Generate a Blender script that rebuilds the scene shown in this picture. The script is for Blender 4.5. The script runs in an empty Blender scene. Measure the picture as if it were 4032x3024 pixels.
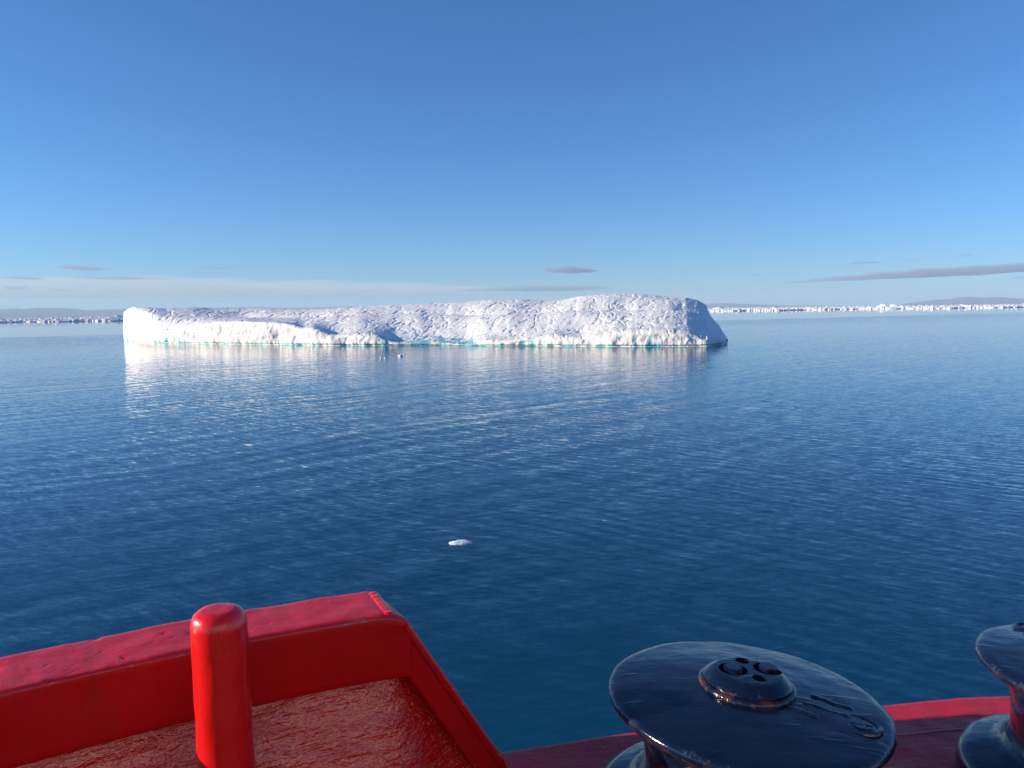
import bpy, bmesh, math, random
import numpy as np
from mathutils import Vector, Matrix

R = math.radians
scene = bpy.context.scene
COL = scene.collection

# ------------------------------------------------------------------ camera
F_PX, CX, CY = 3029.0, 2016.0, 1512.0          # 4032 x 3024 photograph, 27 mm phone lens
PITCH, ROLL, EYE = R(-5.5), R(0.8), 9.0        # eye 9 m above the sea
_cr, _sr, _cp, _sp = math.cos(ROLL), math.sin(ROLL), math.cos(PITCH), math.sin(PITCH)
FWD = np.array([0, _cp, _sp]); _u0 = np.array([0, -_sp, _cp]); _r0 = np.array([1.0, 0, 0])
RIGHT = _cr * _r0 - _sr * _u0
UP = _sr * _r0 + _cr * _u0
cam_data = bpy.data.cameras.new('camera')
cam_data.sensor_width = 36.0
cam_data.lens = F_PX / 4032.0 * 36.0
cam_data.clip_start = 0.05
cam_data.clip_end = 400000.0
cam = bpy.data.objects.new('camera', cam_data)
COL.objects.link(cam)
M = Matrix(((RIGHT[0], UP[0], -FWD[0], 0), (RIGHT[1], UP[1], -FWD[1], 0), (RIGHT[2], UP[2], -FWD[2], EYE), (0, 0, 0, 1)))
cam.matrix_world = M
scene.camera = cam

# ------------------------------------------------------------------ sky and sun
SUN_AZ, SUN_EL = 266.0, 14.0                   # clockwise from +Y (the view), degrees
world = bpy.data.worlds.new('World'); scene.world = world
world.use_nodes = True
wn, wl = world.node_tree.nodes, world.node_tree.links
wn.clear()
w_out = wn.new('ShaderNodeOutputWorld'); w_bg = wn.new('ShaderNodeBackground'); w_sky = wn.new('ShaderNodeTexSky')
w_sky.sky_type = 'NISHITA'; w_sky.sun_disc = False
w_sky.sun_elevation = R(SUN_EL); w_sky.sun_rotation = R(SUN_AZ)
w_sky.altitude = 0; w_sky.air_density = 0.9; w_sky.dust_density = 0.04; w_sky.ozone_density = 7.6
w_bg.inputs['Strength'].default_value = 0.112
wl.new(w_sky.outputs[0], w_bg.inputs['Color']); wl.new(w_bg.outputs[0], w_out.inputs['Surface'])
sun_data = bpy.data.lights.new('sun', 'SUN'); sun_data.energy = 5.0; sun_data.angle = R(0.53)
sun_data.color = (1.0, 0.87, 0.70)
sun = bpy.data.objects.new('sun', sun_data); COL.objects.link(sun)
sun_dir = Vector((math.sin(R(SUN_AZ)) * math.cos(R(SUN_EL)), math.cos(R(SUN_AZ)) * math.cos(R(SUN_EL)), math.sin(R(SUN_EL))))
sun.rotation_euler = sun_dir.to_track_quat('Z', 'Y').to_euler()
sun.location = (-20, -5, 30)
vs = scene.view_settings
vs.view_transform = 'Standard'; vs.look = 'None'; vs.exposure = 0.60; vs.gamma = 1.0
vs.use_curve_mapping = False
scene.render.engine = 'CYCLES'
scene.cycles.use_denoising = True
scene.cycles.max_bounces = 8
scene.cycles.volume_bounces = 2
scene.cycles.sample_clamp_indirect = 4.0

# ------------------------------------------------------------------ helpers
def ray(x, y): return FWD + RIGHT * ((x - CX) / F_PX) - UP * ((y - CY) / F_PX)
def at_z(x, y, z):
    d = ray(x, y); t = (z - EYE) / d[2]
    return np.array([0, 0, EYE]) + d * t
def at_d(x, y, dist):
    v = ray(x, y); return np.array([0, 0, EYE]) + v * (dist / math.hypot(v[0], v[1]))

def tag(o, label=None, cat=None, group=None, kind=None):
    if label: o['label'] = label
    if cat: o['category'] = cat
    if group: o['group'] = group
    if kind: o['kind'] = kind
    return o
def mesh_obj(name, verts, faces, mat, parent=None, smooth=True):
    me = bpy.data.meshes.new(name)
    if isinstance(verts, np.ndarray): verts = verts.tolist()
    me.from_pydata(verts, [], faces)
    me.update()
    if smooth:
        me.polygons.foreach_set('use_smooth', [True] * len(me.polygons))
    if mat: me.materials.append(mat)
    o = bpy.data.objects.new(name, me); COL.objects.link(o)
    if parent: o.parent = parent
    return o
def bm_obj(name, bm, mat, parent=None, smooth=False):
    me = bpy.data.meshes.new(name); bm.to_mesh(me); bm.free()
    if smooth: me.polygons.foreach_set('use_smooth', [True] * len(me.polygons))
    if mat: me.materials.append(mat)
    o = bpy.data.objects.new(name, me); COL.objects.link(o)
    if parent: o.parent = parent
    return o
def empty(name, loc=(0, 0, 0)):
    o = bpy.data.objects.new(name, None); o.location = loc; COL.objects.link(o); return o
def grid_faces(nu, nv, wrap=False):
    f = []
    for i in range(nu - 1):
        for j in range(nv - 1 if not wrap else nv):
            j2 = (j + 1) % nv
            f.append((i * nv + j, (i + 1) * nv + j, (i + 1) * nv + j2, i * nv + j2))
    return f
def sharpen(o, deg=35):
    me = o.data
    bm = bmesh.new(); bm.from_mesh(me)
    for e in bm.edges:
        if len(e.link_faces) == 2 and e.calc_face_angle(0) > R(deg): e.smooth = False
    bm.to_mesh(me); bm.free()

# numpy noise
def _hash(ix, iy, iz, seed):
    h = (ix.astype(np.int64) * 374761393 + iy.astype(np.int64) * 668265263 + iz.astype(np.int64) * 2147483647 + seed * 144665) & 0xffffffff
    h = ((h ^ (h >> 13)) * 1274126177) & 0xffffffff
    h = ((h ^ (h >> 16)) * 2246822519) & 0xffffffff
    return (h ^ (h >> 15)) & 0xffffffff
_G = np.random.RandomState(5).normal(size=(256, 3)); _G /= np.linalg.norm(_G, axis=1)[:, None]
def pnoise(P, seed=0):
    P = np.asarray(P, float)
    I = np.floor(P); f = P - I; I = I.astype(np.int64)
    u = f * f * f * (f * (f * 6 - 15) + 10)
    out = 0
    for dx in (0, 1):
        for dy in (0, 1):
            for dz in (0, 1):
                g = _G[_hash(I[..., 0] + dx, I[..., 1] + dy, I[..., 2] + dz, seed) & 255]
                d = g[..., 0] * (f[..., 0] - dx) + g[..., 1] * (f[..., 1] - dy) + g[..., 2] * (f[..., 2] - dz)
                w = (u[..., 0] if dx else 1 - u[..., 0]) * (u[..., 1] if dy else 1 - u[..., 1]) * (u[..., 2] if dz else 1 - u[..., 2])
                out = out + d * w
    return out
def fbm(P, octv=4, seed=0, gain=0.5):
    P = np.asarray(P, float); s = 0; a = 1.0
    for k in range(octv):
        s = s + a * pnoise(P * 2 ** k + 17.3 * k, seed + k); a *= gain
    return s
def voro(U, seed=0):                                   # 2-D F1 distance
    I = np.floor(U).astype(np.int64); best = np.full(U.shape[:-1], 9.0)
    for dx in (-1, 0, 1):
        for dy in (-1, 0, 1):
            cx, cy = I[..., 0] + dx, I[..., 1] + dy
            h = _hash(cx, cy, cx * 0, seed)
            px = cx + (h & 1023) / 1023.0; py = cy + ((h >> 10) & 1023) / 1023.0
            best = np.minimum(best, np.hypot(U[..., 0] - px, U[..., 1] - py))
    return best

# node helpers
class NT:
    def __init__(s, name):
        s.m = bpy.data.materials.new(name); s.m.use_nodes = True
        s.t = s.m.node_tree; s.n = s.t.nodes; s.l = s.t.links
        s.n.clear()
        s.out = s.n.new('ShaderNodeOutputMaterial')
    def node(s, kind, **kw):
        nd = s.n.new(kind)
        for k, v in kw.items():
            if hasattr(nd, k): setattr(nd, k, v)
        return nd
    def put(s, sock, v):
        if isinstance(v, bpy.types.NodeSocket): s.l.new(v, sock)
        elif v is not None: sock.default_value = v
    def math(s, op, a, b=None, c=None, clamp=False):
        nd = s.n.new('ShaderNodeMath'); nd.operation = op; nd.use_clamp = clamp
        s.put(nd.inputs[0], a)
        if b is not None: s.put(nd.inputs[1], b)
        if c is not None: s.put(nd.inputs[2], c)
        return nd.outputs[0]
    def vmath(s, op, a, b=None):
        nd = s.n.new('ShaderNodeVectorMath'); nd.operation = op
        s.put(nd.inputs[0], a)
        if b is not None: s.put(nd.inputs[1], b)
        return nd.outputs['Value' if op in ('DOT_PRODUCT', 'LENGTH') else 'Vector']
    def obj(s):
        return s.node('ShaderNodeTexCoord').outputs['Object']
    def mapping(s, vec, scale=(1, 1, 1), rot=(0, 0, 0), loc=(0, 0, 0)):
        nd = s.n.new('ShaderNodeMapping'); s.put(nd.inputs['Vector'], vec)
        nd.inputs['Scale'].default_value = scale; nd.inputs['Rotation'].default_value = rot; nd.inputs['Location'].default_value = loc
        return nd.outputs[0]
    def noise(s, vec, scale=1.0, detail=2.0, rough=0.5, dist=0.0, dims='3D'):
        nd = s.n.new('ShaderNodeTexNoise'); nd.noise_dimensions = dims
        s.put(nd.inputs['Vector'], vec); nd.inputs['Scale'].default_value = scale
        nd.inputs['Detail'].default_value = detail; nd.inputs['Roughness'].default_value = rough; nd.inputs['Distortion'].default_value = dist
        return nd
    def ramp(s, fac, stops, interp='LINEAR'):
        nd = s.n.new('ShaderNodeValToRGB'); s.put(nd.inputs[0], fac); nd.color_ramp.interpolation = interp
        el = nd.color_ramp.elements
        while len(el) < len(stops): el.new(0.5)
        for e, (p, c) in zip(el, stops):
            e.position = p; e.color = c if len(c) == 4 else (*c, 1)
        return nd.outputs[0]
    def mrange(s, v, a, b, c=0.0, d=1.0, smooth=False):
        nd = s.n.new('ShaderNodeMapRange'); nd.interpolation_type = 'SMOOTHSTEP' if smooth else 'LINEAR'
        s.put(nd.inputs[0], v)
        for k, x in zip((1, 2, 3, 4), (a, b, c, d)): s.put(nd.inputs[k], x)
        return nd.outputs[0]
    def mix(s, fac, a, b):
        nd = s.n.new('ShaderNodeMix'); nd.data_type = 'RGBA'
        s.put(nd.inputs[0], fac)
        s.put(nd.inputs[6], a if isinstance(a, bpy.types.NodeSocket) else (*a, 1)); s.put(nd.inputs[7], b if isinstance(b, bpy.types.NodeSocket) else (*b, 1))
        return nd.outputs[2]
    def bump(s, h, strength, dist, normal=None):
        nd = s.n.new('ShaderNodeBump'); s.put(nd.inputs['Height'], h)
        nd.inputs['Strength'].default_value = strength; nd.inputs['Distance'].default_value = dist
        if normal: s.put(nd.inputs['Normal'], normal)
        return nd.outputs[0]
    def bsdf(s, color, rough=0.5, normal=None, ior=None, spec=None, coat=None, coat_rough=None, metallic=None):
        b = s.n.new('ShaderNodeBsdfPrincipled')
        s.put(b.inputs['Base Color'], color if isinstance(color, bpy.types.NodeSocket) else (*color, 1))
        s.put(b.inputs['Roughness'], rough)
        if normal is not None: s.put(b.inputs['Normal'], normal)
        if ior is not None: b.inputs['IOR'].default_value = ior
        if spec is not None: s.put(b.inputs['Specular IOR Level'], spec)
        if coat is not None: s.put(b.inputs['Coat Weight'], coat)
        if coat_rough is not None: b.inputs['Coat Roughness'].default_value = coat_rough
        if metallic is not None: s.put(b.inputs['Metallic'], metallic)
        s.l.new(b.outputs[0], s.out.inputs['Surface'])
        return b

# ------------------------------------------------------------------ materials
def mat_sea():
    t = NT('sea_water'); P = t.obj()
    sep = t.node('ShaderNodeSeparateXYZ'); t.put(sep.inputs[0], P)
    X, Y = sep.outputs[0], sep.outputs[1]
    rng = t.vmath('LENGTH', P)
    flat = t.node('ShaderNodeCombineXYZ'); t.put(flat.inputs[0], X); t.put(flat.inputs[1], Y)
    fl = flat.outputs[0]
    # a gentle warp so that wave fronts are never ruler-straight
    wz = t.noise(fl, 0.03, 2, 0.5, dims='2D').outputs['Color']
    warp = t.vmath('SCALE', t.vmath('SUBTRACT', wz, (0.5, 0.5, 0.5))); warp.node.inputs['Scale'].default_value = 6.0
    flw = t.vmath('ADD', fl, warp)
    def train(ang, lam, aspect, amp, seed, detail=2.0):
        a = R(ang)                                      # direction of the crests
        c = (math.cos(a), math.sin(a), 0); p = (-math.sin(a), math.cos(a), 0)
        u = t.math('MULTIPLY', t.vmath('DOT_PRODUCT', flw, p), 1.0 / lam)
        v = t.math('MULTIPLY', t.vmath('DOT_PRODUCT', flw, c), 1.0 / (lam * aspect))
        cb = t.node('ShaderNodeCombineXYZ'); t.put(cb.inputs[0], u); t.put(cb.inputs[1], v); cb.inputs[2].default_value = seed
        nz = t.noise(cb.outputs[0], 1.0, detail, 0.5)
        s = t.math('MULTIPLY', t.math('SUBTRACT', nz.outputs[0], 0.5), amp)
        o = t.node('ShaderNodeVectorMath', operation='SCALE'); o.inputs[0].default_value = p; t.put(o.inputs['Scale'], s)
        return o.outputs[0]
    def swell(ang, lam, aspect, amp, seed):             # long-crested, nearly regular wave fronts that come and go
        a = R(ang)
        c = (math.cos(a), math.sin(a), 0); p = (-math.sin(a), math.cos(a), 0)
        u = t.math('MULTIPLY', t.vmath('DOT_PRODUCT', flw, p), 1.0 / lam)
        v = t.math('MULTIPLY', t.vmath('DOT_PRODUCT', flw, c), 1.0 / (lam * aspect))
        cb = t.node('ShaderNodeCombineXYZ'); t.put(cb.inputs[0], t.math('MULTIPLY', u, 0.35)); t.put(cb.inputs[1], v); cb.inputs[2].default_value = seed
        nz = t.noise(cb.outputs[0], 1.0, 2, 0.5)
        sp = t.node('ShaderNodeSeparateColor'); t.put(sp.inputs[0], nz.outputs['Color'])
        ph = t.math('MULTIPLY_ADD', t.math('MULTIPLY_ADD', sp.outputs[0], 2.6, u), 2 * math.pi, 0.0)
        w = t.math('SINE', ph)
        w = t.math('MULTIPLY', w, t.mrange(sp.outputs[1], 0.36, 0.64, 0.15, 1.25))
        sm = t.math('MULTIPLY', w, amp)
        o = t.node('ShaderNodeVectorMath', operation='SCALE'); o.inputs[0].default_value = p; t.put(o.inputs['Scale'], sm)
        return o.outputs[0]
    trains = [swell(44, 2.7, 9.0, 0.017, 3.0), swell(40, 6.5, 7.0, 0.008, 21.0), swell(-40, 0.95, 9.0, 0.023, 9.0), train(44, 2.0, 8.0, 0.05, 13.0), train(-41, 0.7, 9.0, 0.09, 19.0), train(-24, 0.26, 5.0, 0.22, 33.0), train(20, 0.34, 5.0, 0.16, 47.0), train(-6, 0.12, 3.5, 0.22, 61.0)]
    fine = t.noise(fl, 9.0, 2, 0.55, dims='2D').outputs['Color']
    fv = t.vmath('SUBTRACT', fine, (0.5, 0.5, 0.5)); fs = t.vmath('MULTIPLY', fv, (0.06, 0.06, 0.0))
    S = trains[0]
    for q in trains[1:] + [fs]: S = t.vmath('ADD', S, q)
    # wind: ripples die away in the lee of the pack ice, with slicks in between
    pw = t.mapping(fl, scale=(0.0022, 0.010, 1), rot=(0, 0, R(-6)))
    wn_ = t.noise(pw, 1.0, 3, 0.55, dims='2D').outputs[0]
    q = t.math('ADD', t.math('MULTIPLY_ADD', X, -0.53, Y), t.math('MULTIPLY', t.math('SUBTRACT', wn_, 0.5), 110.0))
    breeze = t.mrange(q, 270.0, 390.0, 1.0, 3.0, True)
    lee = t.math('MULTIPLY', breeze, t.mrange(q, 440.0, 462.0, 1.0, 0.02, True))
    slick = t.mrange(wn_, 0.36, 0.55, 0.62, 1.0, True)
    gust = t.mrange(t.noise(fl, 0.045, 2, 0.5, dims='2D').outputs[0], 0.35, 0.65, 0.85, 1.08, True)
    amp = t.math('MULTIPLY', t.math('MULTIPLY', lee, slick), gust)
    sv = t.node('ShaderNodeVectorMath', operation='SCALE'); t.put(sv.inputs[0], S); t.put(sv.inputs['Scale'], amp)
    nrm = t.vmath('NORMALIZE', t.vmath('ADD', sv.outputs[0], (0, 0, 1)))
    t.bsdf((0.0, 0.049, 0.104), 0.03, nrm, ior=1.38)
    return t.m

def mat_ice():
    t = NT('iceberg_ice'); P = t.obj()
    sep = t.node('ShaderNodeSeparateXYZ'); t.put(sep.inputs[0], P); Z = sep.outputs[2]
    n1 = t.noise(t.mapping(P, scale=(0.45, 0.45, 0.10)), 1.0, 3, 0.6).outputs[0]
    n2 = t.noise(P, 0.12, 3, 0.5).outputs[0]
    lim = t.math('MULTIPLY', t.mrange(n1, 0.46, 0.70, 0.0, 3.4), t.mrange(n2, 0.44, 0.56, 0.0, 1.0))
    gx = t.math('DIVIDE', t.math('ADD', sep.outputs[0], 20.0), 13.0)
    lim = t.math('ADD', lim, t.math('MULTIPLY', t.math('POWER', 2.718, t.math('MULTIPLY', t.math('MULTIPLY', gx, gx), -1.0)), t.mrange(n1, 0.40, 0.62, 0.0, 2.6)))
    teal = t.mrange(t.math('SUBTRACT', lim, Z), -0.3, 0.7, 0.0, 1.0, True)
    snow = t.mix(t.mrange(t.noise(P, 0.5, 4, 0.6).outputs[0], 0.35, 0.65), (0.86, 0.85, 0.83), (0.94, 0.92, 0.89))
    fa = t.node('ShaderNodeAttribute'); fa.attribute_name = 'face'
    snow = t.mix(fa.outputs['Fac'], snow, (0.82, 0.80, 0.76))
    col = t.mix(teal, snow, (0.20, 0.58, 0.64))
    wet = t.math('MULTIPLY', t.mrange(Z, 0.12, 0.35, 0.75, 0.0), t.mrange(n2, 0.42, 0.58, 0.05, 1.0))
    col = t.mix(wet, col, (0.26, 0.50, 0.47))
    h = t.noise(P, 2.2, 4, 0.65).outputs[0]
    nm = t.bump(h, 0.3, 0.15)
    b = t.bsdf(col, t.mrange(teal, 0, 1, 0.75, 0.35), nm)
    return t.m
def mat_floe(name, c):
    t = NT(name); P = t.obj()
    col = t.mix(t.mrange(t.noise(P, 2.0, 3).outputs[0], 0.3, 0.7), c, tuple(min(1, k * 1.06) for k in c))
    t.bsdf(col, 0.6, t.bump(t.noise(P, 6.0, 3).outputs[0], 0.4, 0.05))
    return t.m
def mat_pack():
    t = NT('pack_ice'); P = t.obj()
    col = t.mix(t.noise(P, 0.06, 3).outputs[0], (0.70, 0.72, 0.76), (0.88, 0.87, 0.86))
    t.bsdf(col, 0.8)
    return t.m
def mat_hill():
    t = NT('hill_rock'); P = t.obj()
    n = t.noise(P, 0.0016, 5, 0.6).outputs[0]
    sep = t.node('ShaderNodeSeparateXYZ'); t.put(sep.inputs[0], P)
    snow = t.mrange(t.math('ADD', t.math('MULTIPLY', sep.outputs[2], 0.004), n), 1.30, 1.42)
    col = t.mix(snow, t.mix(n, (0.10, 0.11, 0.13), (0.20, 0.20, 0.21)), (0.8, 0.8, 0.82))
    t.bsdf(col, 0.9)
    return t.m
def mat_cloud(name, density, col, aniso=0.35):
    t = NT(name)
    v = t.n.new('ShaderNodeVolumePrincipled')
    v.inputs['Color'].default_value = (*col, 1); v.inputs['Density'].default_value = density; v.inputs['Anisotropy'].default_value = aniso
    t.l.new(v.outputs[0], t.out.inputs['Volume'])
    return t.m

RED = (0.46, 0.010, 0.014)
def mat_red(name, kind):
    t = NT(name); P = t.obj()
    big = t.noise(P, 3.0, 3, 0.55).outputs[0]
    col = t.mix(big, (0.54, 0.006, 0.008), (0.66, 0.010, 0.010))
    if kind == 'cap': col = t.mix(big, (0.56, 0.010, 0.019), (0.66, 0.013, 0.023))
    if kind == 'smooth': col = t.mix(big, (0.70, 0.006, 0.006), (0.80, 0.010, 0.008))
    if kind == 'plate':                               # thick sagged paint: running horizontal wrinkles
        mp = t.mapping(P, scale=(13, 13, 40))
        w1 = t.noise(mp, 1.0, 4, 0.62, 0.8).outputs[0]
        rip = t.noise(t.mapping(P, scale=(3.5, 3.5, 34), loc=(3, 1, 0)), 1.0, 3, 0.55, 0.5).outputs[0]
        fine = t.noise(P, 130.0, 3, 0.6).outputs[0]
        h = t.math('ADD', t.math('ADD', t.math('MULTIPLY', w1, 0.8), t.math('MULTIPLY', rip, 0.9)), t.math('MULTIPLY', fine, 0.30))
        nm = t.bump(h, 1.0, 0.0095)
        b = t.bsdf(col, 0.10, nm, ior=1.6, coat=1.0, coat_rough=0.06)
        b.inputs['Coat IOR'].default_value = 1.7; t.put(b.inputs['Coat Normal'], nm)
    elif kind == 'cap':
        s1 = t.noise(t.mapping(P, scale=(9, 9, 9), rot=(0, 0, R(-22))), 1.0, 4, 0.6, 0.4).outputs[0]
        s2 = t.noise(t.mapping(P, rot=(0, 0, R(-22)), scale=(14, 60, 30)), 1.0, 3, 0.6).outputs[0]
        dirt = t.mrange(t.noise(P, 7.0, 4, 0.65).outputs[0], 0.45, 0.75)
        col = t.mix(t.math('MULTIPLY', dirt, 0.25), col, (0.36, 0.04, 0.06))
        pit = t.math('SUBTRACT', 1.0, t.mrange(t.noise(P, 38.0, 2, 0.5).outputs[0], 0.66, 0.76, 0.0, 0.6))
        h = t.math('ADD', t.math('ADD', t.math('MULTIPLY', s1, 1.0), t.math('MULTIPLY', s2, 0.30)), t.math('MULTIPLY', pit, 0.25))
        nm = t.bump(h, 0.45, 0.010)
        # worn edge: chipped to pale primer, only along the arris (attribute written on the mesh)
        at = t.node('ShaderNodeAttribute'); at.attribute_name = 'edge'
        chip = t.math('MULTIPLY', at.outputs['Fac'], t.mrange(t.noise(t.mapping(P, scale=(26, 26, 60)), 1.0, 4, 0.7).outputs[0], 0.56, 0.64))
        col = t.mix(chip, col, (0.42, 0.20, 0.17))
        t.bsdf(col, t.mrange(big, 0.3, 0.7, 0.36, 0.50), nm, spec=0.5)
    else:
        o = t.noise(P, 60.0, 3, 0.5).outputs[0]
        l = t.noise(P, 11.0, 2, 0.5).outputs[0]
        nm = t.bump(t.math('ADD', t.math('MULTIPLY', o, 0.25), l), 0.4, 0.008)
        soil = t.mrange(t.noise(t.mapping(P, scale=(14, 14, 3)), 1.0, 4, 0.65).outputs[0], 0.52, 0.78)
        col = t.mix(t.math('MULTIPLY', soil, 0.45), col, (0.42, 0.012, 0.012))
        t.bsdf(col, t.mrange(soil, 0.0, 1.0, 0.26, 0.42), nm, coat=0.25, coat_rough=0.12)
    return t.m
def mat_black():
    t = NT('black_bollard_paint'); P = t.obj()
    s = t.noise(t.mapping(P, scale=(10, 22, 10), rot=(0, 0, R(25))), 1.0, 4, 0.6, 0.5).outputs[0]
    f = t.noise(P, 85.0, 3, 0.6).outputs[0]
    run = t.noise(t.mapping(P, scale=(9, 45, 20), rot=(0, 0, R(18))), 1.0, 2, 0.5, 0.8).outputs[0]
    run = t.mrange(run, 0.62, 0.72, 0.0, 1.0, True)
    h = t.math('ADD', t.math('ADD', s, t.math('MULTIPLY', f, 0.12)), t.math('MULTIPLY', run, 0.35))
    nm = t.bump(h, 0.22, 0.006)
    at = t.node('ShaderNodeAttribute'); at.attribute_name = 'edge'
    wear = t.math('MULTIPLY', at.outputs['Fac'], t.mrange(t.noise(P, 48.0, 4, 0.7).outputs[0], 0.54, 0.70))
    at2 = t.node('ShaderNodeAttribute'); at2.attribute_name = 'rust'
    rust = t.math('MULTIPLY', at2.outputs['Fac'], t.mrange(t.noise(P, 30.0, 4, 0.7).outputs[0], 0.48, 0.66))
    col = t.mix(wear, (0.004, 0.009, 0.028), (0.12, 0.13, 0.155))
    col = t.mix(rust, col, (0.085, 0.028, 0.015))
    rough = t.math('ADD', t.mrange(t.noise(P, 6.0, 3).outputs[0], 0.3, 0.7, 0.09, 0.17), t.math('MULTIPLY', wear, 0.2))
    t.bsdf(col, rough, nm, spec=0.55)
    return t.m
def mat_lip():
    t = NT('red_paint_lip'); P = t.obj()
    col = t.mix(t.noise(P, 5.0, 4, 0.6).outputs[0], (0.46, 0.002, 0.004), (0.60, 0.003, 0.005))
    chip = t.mrange(t.noise(t.mapping(P, scale=(30, 30, 55)), 1.0, 3, 0.6).outputs[0], 0.715, 0.735)
    col = t.mix(t.math('MULTIPLY', chip, 0.8), col, (0.50, 0.22, 0.18))
    streak = t.mrange(t.noise(t.mapping(P, scale=(22, 22, 2.5)), 1.0, 3, 0.6).outputs[0], 0.55, 0.75)
    col = t.mix(t.math('MULTIPLY', streak, 0.35), col, (0.30, 0.010, 0.010))
    h = t.math('ADD', t.noise(P, 14.0, 3, 0.5).outputs[0], t.math('MULTIPLY', t.noise(P, 90.0, 3).outputs[0], 0.15))
    t.bsdf(col, 0.5, t.bump(h, 0.4, 0.006), spec=0.18)
    return t.m
def mat_plain(name, c, rough=0.6, spec=0.5):
    t = NT(name); P = t.obj()
    col = t.mix(t.noise(P, 4.0, 4).outputs[0], tuple(k * 0.85 for k in c), tuple(k * 1.1 for k in c))
    t.bsdf(col, rough, t.bump(t.noise(P, 30.0, 3).outputs[0], 0.3, 0.004), spec=spec)
    return t.m

SEA = mat_sea(); ICE = mat_ice(); PACK = mat_pack(); HILL = mat_hill()
FLOE = mat_floe('floating_ice', (0.80, 0.82, 0.86))
PALE_RED = mat_plain('pale_red_paint', (0.55, 0.26, 0.28), 0.4)  # paler red for the thin bead along the gunwale
RLIP = mat_lip()
RCAP, RPLATE, RPOST = mat_red('red_paint_cap', 'cap'), mat_red('red_paint_plate', 'plate'), mat_red('red_paint_smooth', 'smooth')
BLACK = mat_black()
DECK = mat_plain('deck_paint', (0.16, 0.05, 0.045), 0.7)

# ------------------------------------------------------------------ sea, hills
def build_sea():
    n = 96; rr = 33000.0
    vv = [(0, 0, 0)] + [(rr * math.cos(2 * math.pi * k / n), rr * math.sin(2 * math.pi * k / n), 0) for k in range(n)]
    ff = [(0, 1 + k, 1 + (k + 1) % n) for k in range(n)]
    o = mesh_obj('sea', vv, ff, SEA, smooth=False); tag(o, kind='structure')
build_sea()

def hill(name, prof, dist, depth, seed):
    # prof: crest line as (pixel x, pixel y); the crest stands at its own range
    px = np.array([p[0] for p in prof], float); py = np.array([p[1] for p in prof], float)
    n = 160; m = 14
    xs = np.linspace(px[0], px[-1], n); ys = np.interp(xs, px, py)
    V = np.zeros((n, m, 3))
    for i in range(n):
        c = at_d(xs[i], ys[i], dist); az = math.atan2(c[0], c[1])
        zt = max(c[2], 2.0)
        for j in range(m):
            u = j / (m - 1) * 2 - 1
            d = dist + u * depth
            z = zt * (1 - abs(u)) ** 0.8 - (4 if abs(u) > .99 else 0)
            V[i, j] = (math.sin(az) * d, math.cos(az) * d, z)
    Nn = fbm(V.reshape(-1, 3) / 900.0, 4, seed).reshape(n, m)
    mid = 1 - np.abs(np.linspace(-1, 1, m)) ** 2
    V[..., 2] += Nn * mid[None, :] * 0.18 * V[..., 2]
    V[0, :, 2] = V[-1, :, 2] = -4
    o = mesh_obj(name, V.reshape(-1, 3), grid_faces(n, m), HILL); tag(o, kind='structure')
hill('hills', [(-900, 1262), (-500, 1225), (-100, 1214), (130, 1209), (260, 1213), (330, 1219), (420, 1219), (520, 1214), (700, 1216), (800, 1214), (900, 1208), (1010, 1207), (1150, 1212), (1300, 1208), (1420, 1206), (1560, 1214), (1900, 1221)], 22000, 3500, 4)
hill('hills', [(2650, 1214), (2750, 1198), (2860, 1193), (2960, 1196), (3100, 1202), (3300, 1203)], 25000, 2500, 8)
hill('hills', [(3540, 1199), (3600, 1190), (3680, 1180), (3740, 1177), (3770, 1170), (3810, 1166), (3870, 1170), (3920, 1167), (3970, 1172), (4050, 1176), (4200, 1178), (4500, 1186)], 24000, 3000, 15)

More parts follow.
